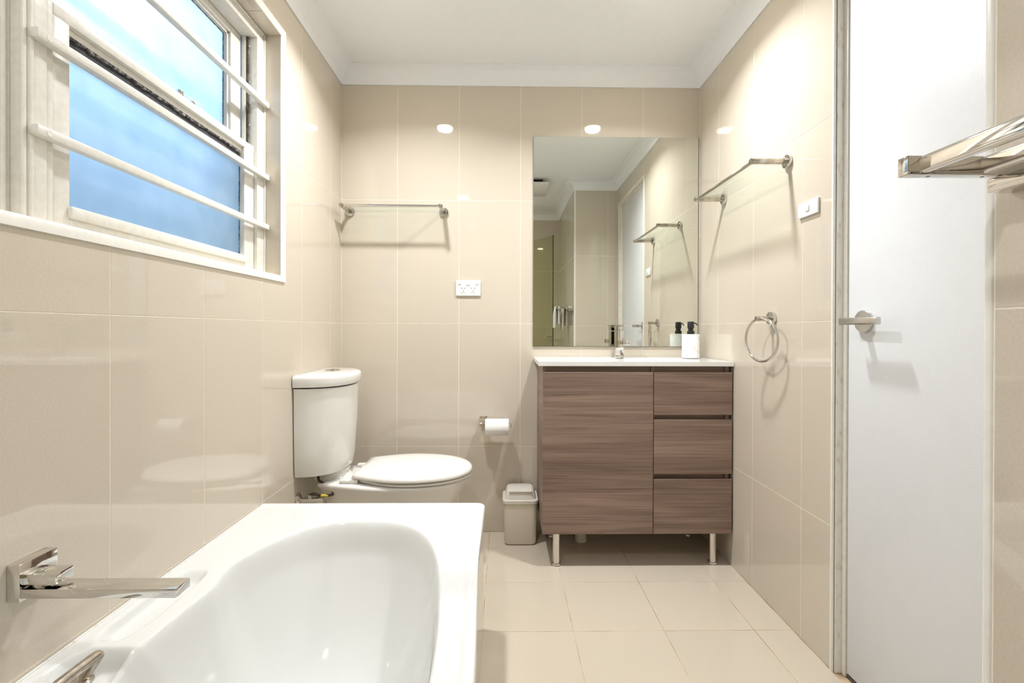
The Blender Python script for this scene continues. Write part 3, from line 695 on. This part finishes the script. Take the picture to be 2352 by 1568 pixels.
# ------------------------------------------------------------------ bathtub
BY0, BY1 = -2.45, -.745
ba = thing('bathtub', 'white built-in bathtub along the left wall with tiled side', 'bathtub', (.37, -1.6, 0))
def sm(a, c, x):
    t = max(0., min(1., (x-a)/(c-a))); return t*t*(3-2*t)
def bath():
    t = bmesh.new(); nx, ny = 210, 440
    def rim(x, y):
        # drop of the outer side nearer the camera
        drop = .046*sm(-1.12, -1.24, y)*sm(.30, .60, x)
        return .4105-drop
    def h(x, y):
        z = rim(x, y)
        xo = .7305+.013*sm(-1.1, -1.5, y)
        e = min(xo-x, BY1-y)
        z += .006*(1-sm(.014, .030, e))            # raised outer lip
        cxb, ab = .380, .292; cyb, bb_ = -1.60, .735
        al = ab-.040*sm(-1.12, -1.26, y)*sm(-2.0, -1.85, y)
        dx, dy = (x-cxb)/(ab if x > cxb else al), (y-cyb)/bb_
        r = (abs(dx)**2.7+abs(dy)**2.7)**(1/2.7)
        if r < 1:
            s = (1-r); k = min(1, s/.52); f = 1-(1-k)**2.3
            f *= sm(0, .06, s)**.7
            z -= .335*f*(1+.12*dy) + 0
        # soap tray under the spout
        u = max(abs(x-.066)/.028, abs(y+1.285)/.125); ru = (abs((x-.060)/.036)**4+abs((y+1.29)/.125)**4)**.25
        z -= .022*(1-sm(.78, 1.08, ru))
        # grip recess by the chrome handle
        ru = (abs((x-.085)/.070)**3+abs((y+1.64)/.20)**3)**(1/3)
        z -= .0255*(1-sm(.80, 1.06, ru))*(1 if r >= 1 else max(0, 1-(1-r)*9))
        return z
    ts = [i/nx for i in range(nx+1)]; PER = {}
    V = []
    for i in range(nx+1):
        row = []
        for j in range(ny+1):
            y = BY0+(BY1-BY0)*j/ny; xo = .7305+.013*sm(-1.1, -1.5, y); x = .0012+(xo-.0012)*ts[i]
            zv = h(x, y); rc = .022; a_, b_ = x-(xo-rc), y-(BY1-rc)
            if a_ > 0 and b_ > 0:
                x, y = xo-rc+a_*math.sqrt(1-b_*b_/(2*rc*rc)), BY1-rc+b_*math.sqrt(1-a_*a_/(2*rc*rc))
            row.append(t.verts.new((x, y, zv)))
            if i in (0, nx) or j in (0, ny): PER[row[-1]] = (1 if i == nx else 0, (1 if j == ny else 0)-(1 if j == 0 else 0))
        V.append(row)
    for i in range(nx):
        for j in range(ny): t.faces.new((V[i][j], V[i+1][j], V[i+1][j+1], V[i][j+1]))
    per = [V[i][0] for i in range(nx+1)]+[V[nx][j] for j in range(1, ny+1)]+[V[i][ny] for i in range(nx-1, -1, -1)]+[V[0][j] for j in range(ny-1, 0, -1)]
    prev = per
    for out, dn in ((.0035, .0015), (.005, .006), (.005, .034)):
        cur = []
        for p in per:
            ox, oy = PER[p][0]*out, PER[p][1]*out
            cur.append(t.verts.new((p.co.x+ox, p.co.y+oy, p.co.z-dn)))
        k = len(per)
        for a in range(k): t.faces.new((prev[a], cur[a], cur[(a+1) % k], prev[(a+1) % k]))
        prev = cur
    bmesh.ops.recalc_face_normals(t, faces=t.faces)
    B_ = B(); B_.merge(t); return B_
obj('tub', bath(), 'acrylic', ba, sharp=179)
ap = obj('apron', B().prism([(BY0+.01, 0), (BY1-.008, 0), (BY1-.008, .375), (-1.10, .375), (-1.26, .328), (BY0+.01, .328)], 'x', .712, .7245).box(.0015, .712, BY1-.020, BY1-.008, 0, .375), 'grout', ba)
# tiles of the side: top edge follows the dropped rim
ys = cuts(BY0+.01, BY1-.009, -.1646, .3)
for a, c in zip(ys, ys[1:]):
    def top(y): return .375-.047*sm(-1.10, -1.26, y)
    k = 6; tp_ = [(a+J+(c-a-2*J)*q/k, top(a+J+(c-a-2*J)*q/k)) for q in range(k+1)]
    bb2 = B().prism([(a+J, .001), (c-J, .001)]+tp_[::-1], 'x', .7245, .7305); obj('tile', bb2, 'tile', ap)
for a, c in ((.002, .35), (.35, .7305)):
    obj('tile', B().box(a+J, c-J, BY1-.008, BY1-.002, .001, .375), 'tile', ap)
b = B().box(.0005, .004, BY0, BY1, .4085, .4135, .001); obj('silicone_bead', b, 'stain', ba)
# chrome grab handle in the recess
def smooth_path(P, n=6):
    P = [Vector(p) for p in P]; R = []
    for i in range(len(P)-1):
        a, b_, c, d = P[max(i-1, 0)], P[i], P[i+1], P[min(i+2, len(P)-1)]
        for k in range(n):
            t = k/n; R.append(.5*((2*b_)+(c-a)*t+(2*a-5*b_+4*c-d)*t*t+(3*b_-a-3*c+d)*t**3))
    return R+[P[-1]]
b = B().tube(smooth_path([(.076, -1.492, .3855), (.0765, -1.481, .397), (.081, -1.471, .410), (.0875, -1.474, .419), (.0885, -1.490, .4215), (.0875, -1.53, .422), (.083, -1.72, .422), (.082, -1.77, .4215), (.080, -1.79, .419), (.077, -1.798, .410), (.076, -1.79, .397), (.076, -1.78, .3855)]), .0092, 16)
gh = obj('grab_handle', b, 'nickel', ba)
obj('handle_flange', B().lathe([(0, 0), (.017, 0), (.017, .003), (.013, .006), (0, .006)], (.076, -1.492, .3860)), 'nickel', gh)

# bath spout and mixer on the left wall
bs = thing('bath_mixer', 'square chrome bath spout and mixer on the left wall', 'tap', (0, -1.51, .58))
obj('wall_plate', B().box(.0006, .021, -1.541, -1.476, .551, .6115, .001), 'chrome', bs)
obj('spout', B().box(.021, .270, -1.541, -1.506, .5575, .5725, .001), 'chrome', bs)
obj('aerator', B().cyl((.256, -1.5235, .5575), (.256, -1.5235, .553), .009), 'chrome', bs)
obj('mixer_lever', B().box(.021, .073, -1.536, -1.503, .5765, .594, .001).cyl((.035, -1.519, .5725), (.035, -1.519, .5765), .012), 'chrome', bs)

# ------------------------------------------------------------------ towel rack at right + towels
tk = thing('towel_rack', 'polished double rail towel rack on the projecting wall', 'towel rack', (1.38, -2.06, 1.16))
obj('wall_bracket', B().box(1.359, XN-.0004, -2.36, -1.770, 1.1525, 1.1685, .001), 'polished', tk)
for y in (-1.778, -2.352):
    ar = obj('arm', B().box(1.253, XN-.0004, y-.007, y+.007, 1.1690, 1.1905, .0012), 'polished', tk)
    if y > -2:
        for x in (1.282, 1.345): obj('screw_hole', B().cyl((x, y, 1.1688), (x, y, 1.1692), .002, n=12), 'black', ar)
for x in (1.272, 1.342):
    obj('rail', B().rbox(x-.0055, x+.0055, -2.345, -1.785, 1.1705, 1.1900, 'y', .004), 'polished', tk)
def towel(name, label, xr, y0, y1, drop, m, ph):
    b_ = B(); n = 26; L = []
    path = []
    for k in range(9): path.append((-.0125, -drop*(1-k/8)))
    for k in range(1, 8): a = math.pi*k/8; path.append((-.0125*math.cos(a), .0125*math.sin(a)))
    for k in range(9): path.append((.0125, -drop*.82*k/8))
    for j in range(n+1):
        s = j/n; y = y0+(y1-y0)*s; lp = []
        for (dx, dz) in path:
            am = min(1, -dz/.06) if dz < 0 else 0
            sg_ = 1 if dx > 0 else -1
            lp.append((xr+dx+sg_*am*(.006+.006*math.sin(s*13+ph)), y+.004*am*math.sin(s*9+ph), 1.1915+dz-.004*am*math.sin(s*7+ph)))
        inner = [(p[0]-(.004 if p[0] > xr else -.004), p[1], p[2]-.0035 if i in range(8, 17) else p[2]) for i, p in enumerate(lp)]
        L.append(lp+inner[::-1])
    b_.loft(L); return tag(obj(name, b_, m, sharp=60), label, 'towel', 'towels on the towel rack')
towel('towel', 'small white towel folded over the outer rail of the towel rack', 1.272, -2.18, -2.02, .185, 'towel', 0)
towel('towel', 'small beige towel folded over the inner rail nearest the tiled wall', 1.342, -2.15, -1.99, .20, 'towel2', 2)

# shower screen behind the camera (seen in the mirror)
ss = thing('shower_screen', 'tinted frameless shower glass panel seen in the mirror', 'shower screen', (1.10, -2.55, 0))
ang = math.atan2(-.31, -.172)
mx = Matrix.Translation((1.26, -2.27, 0)) @ Matrix.Rotation(ang, 4, 'Z')
obj('glass_panel', B().box(.003, .60, -.005, .005, .012, 1.90, mx=mx), 'screenglass', ss)
obj('edge_seal', B().box(0, .003, -.005, .005, .012, 1.90, mx=mx).box(.003, .60, -.004, .004, .002, .012, mx=mx), 'dark_edge', ss)
obj('handle', B().box(.05, .12, .006, .03, .905, .925, .002, mx=mx), 'chrome', ss)
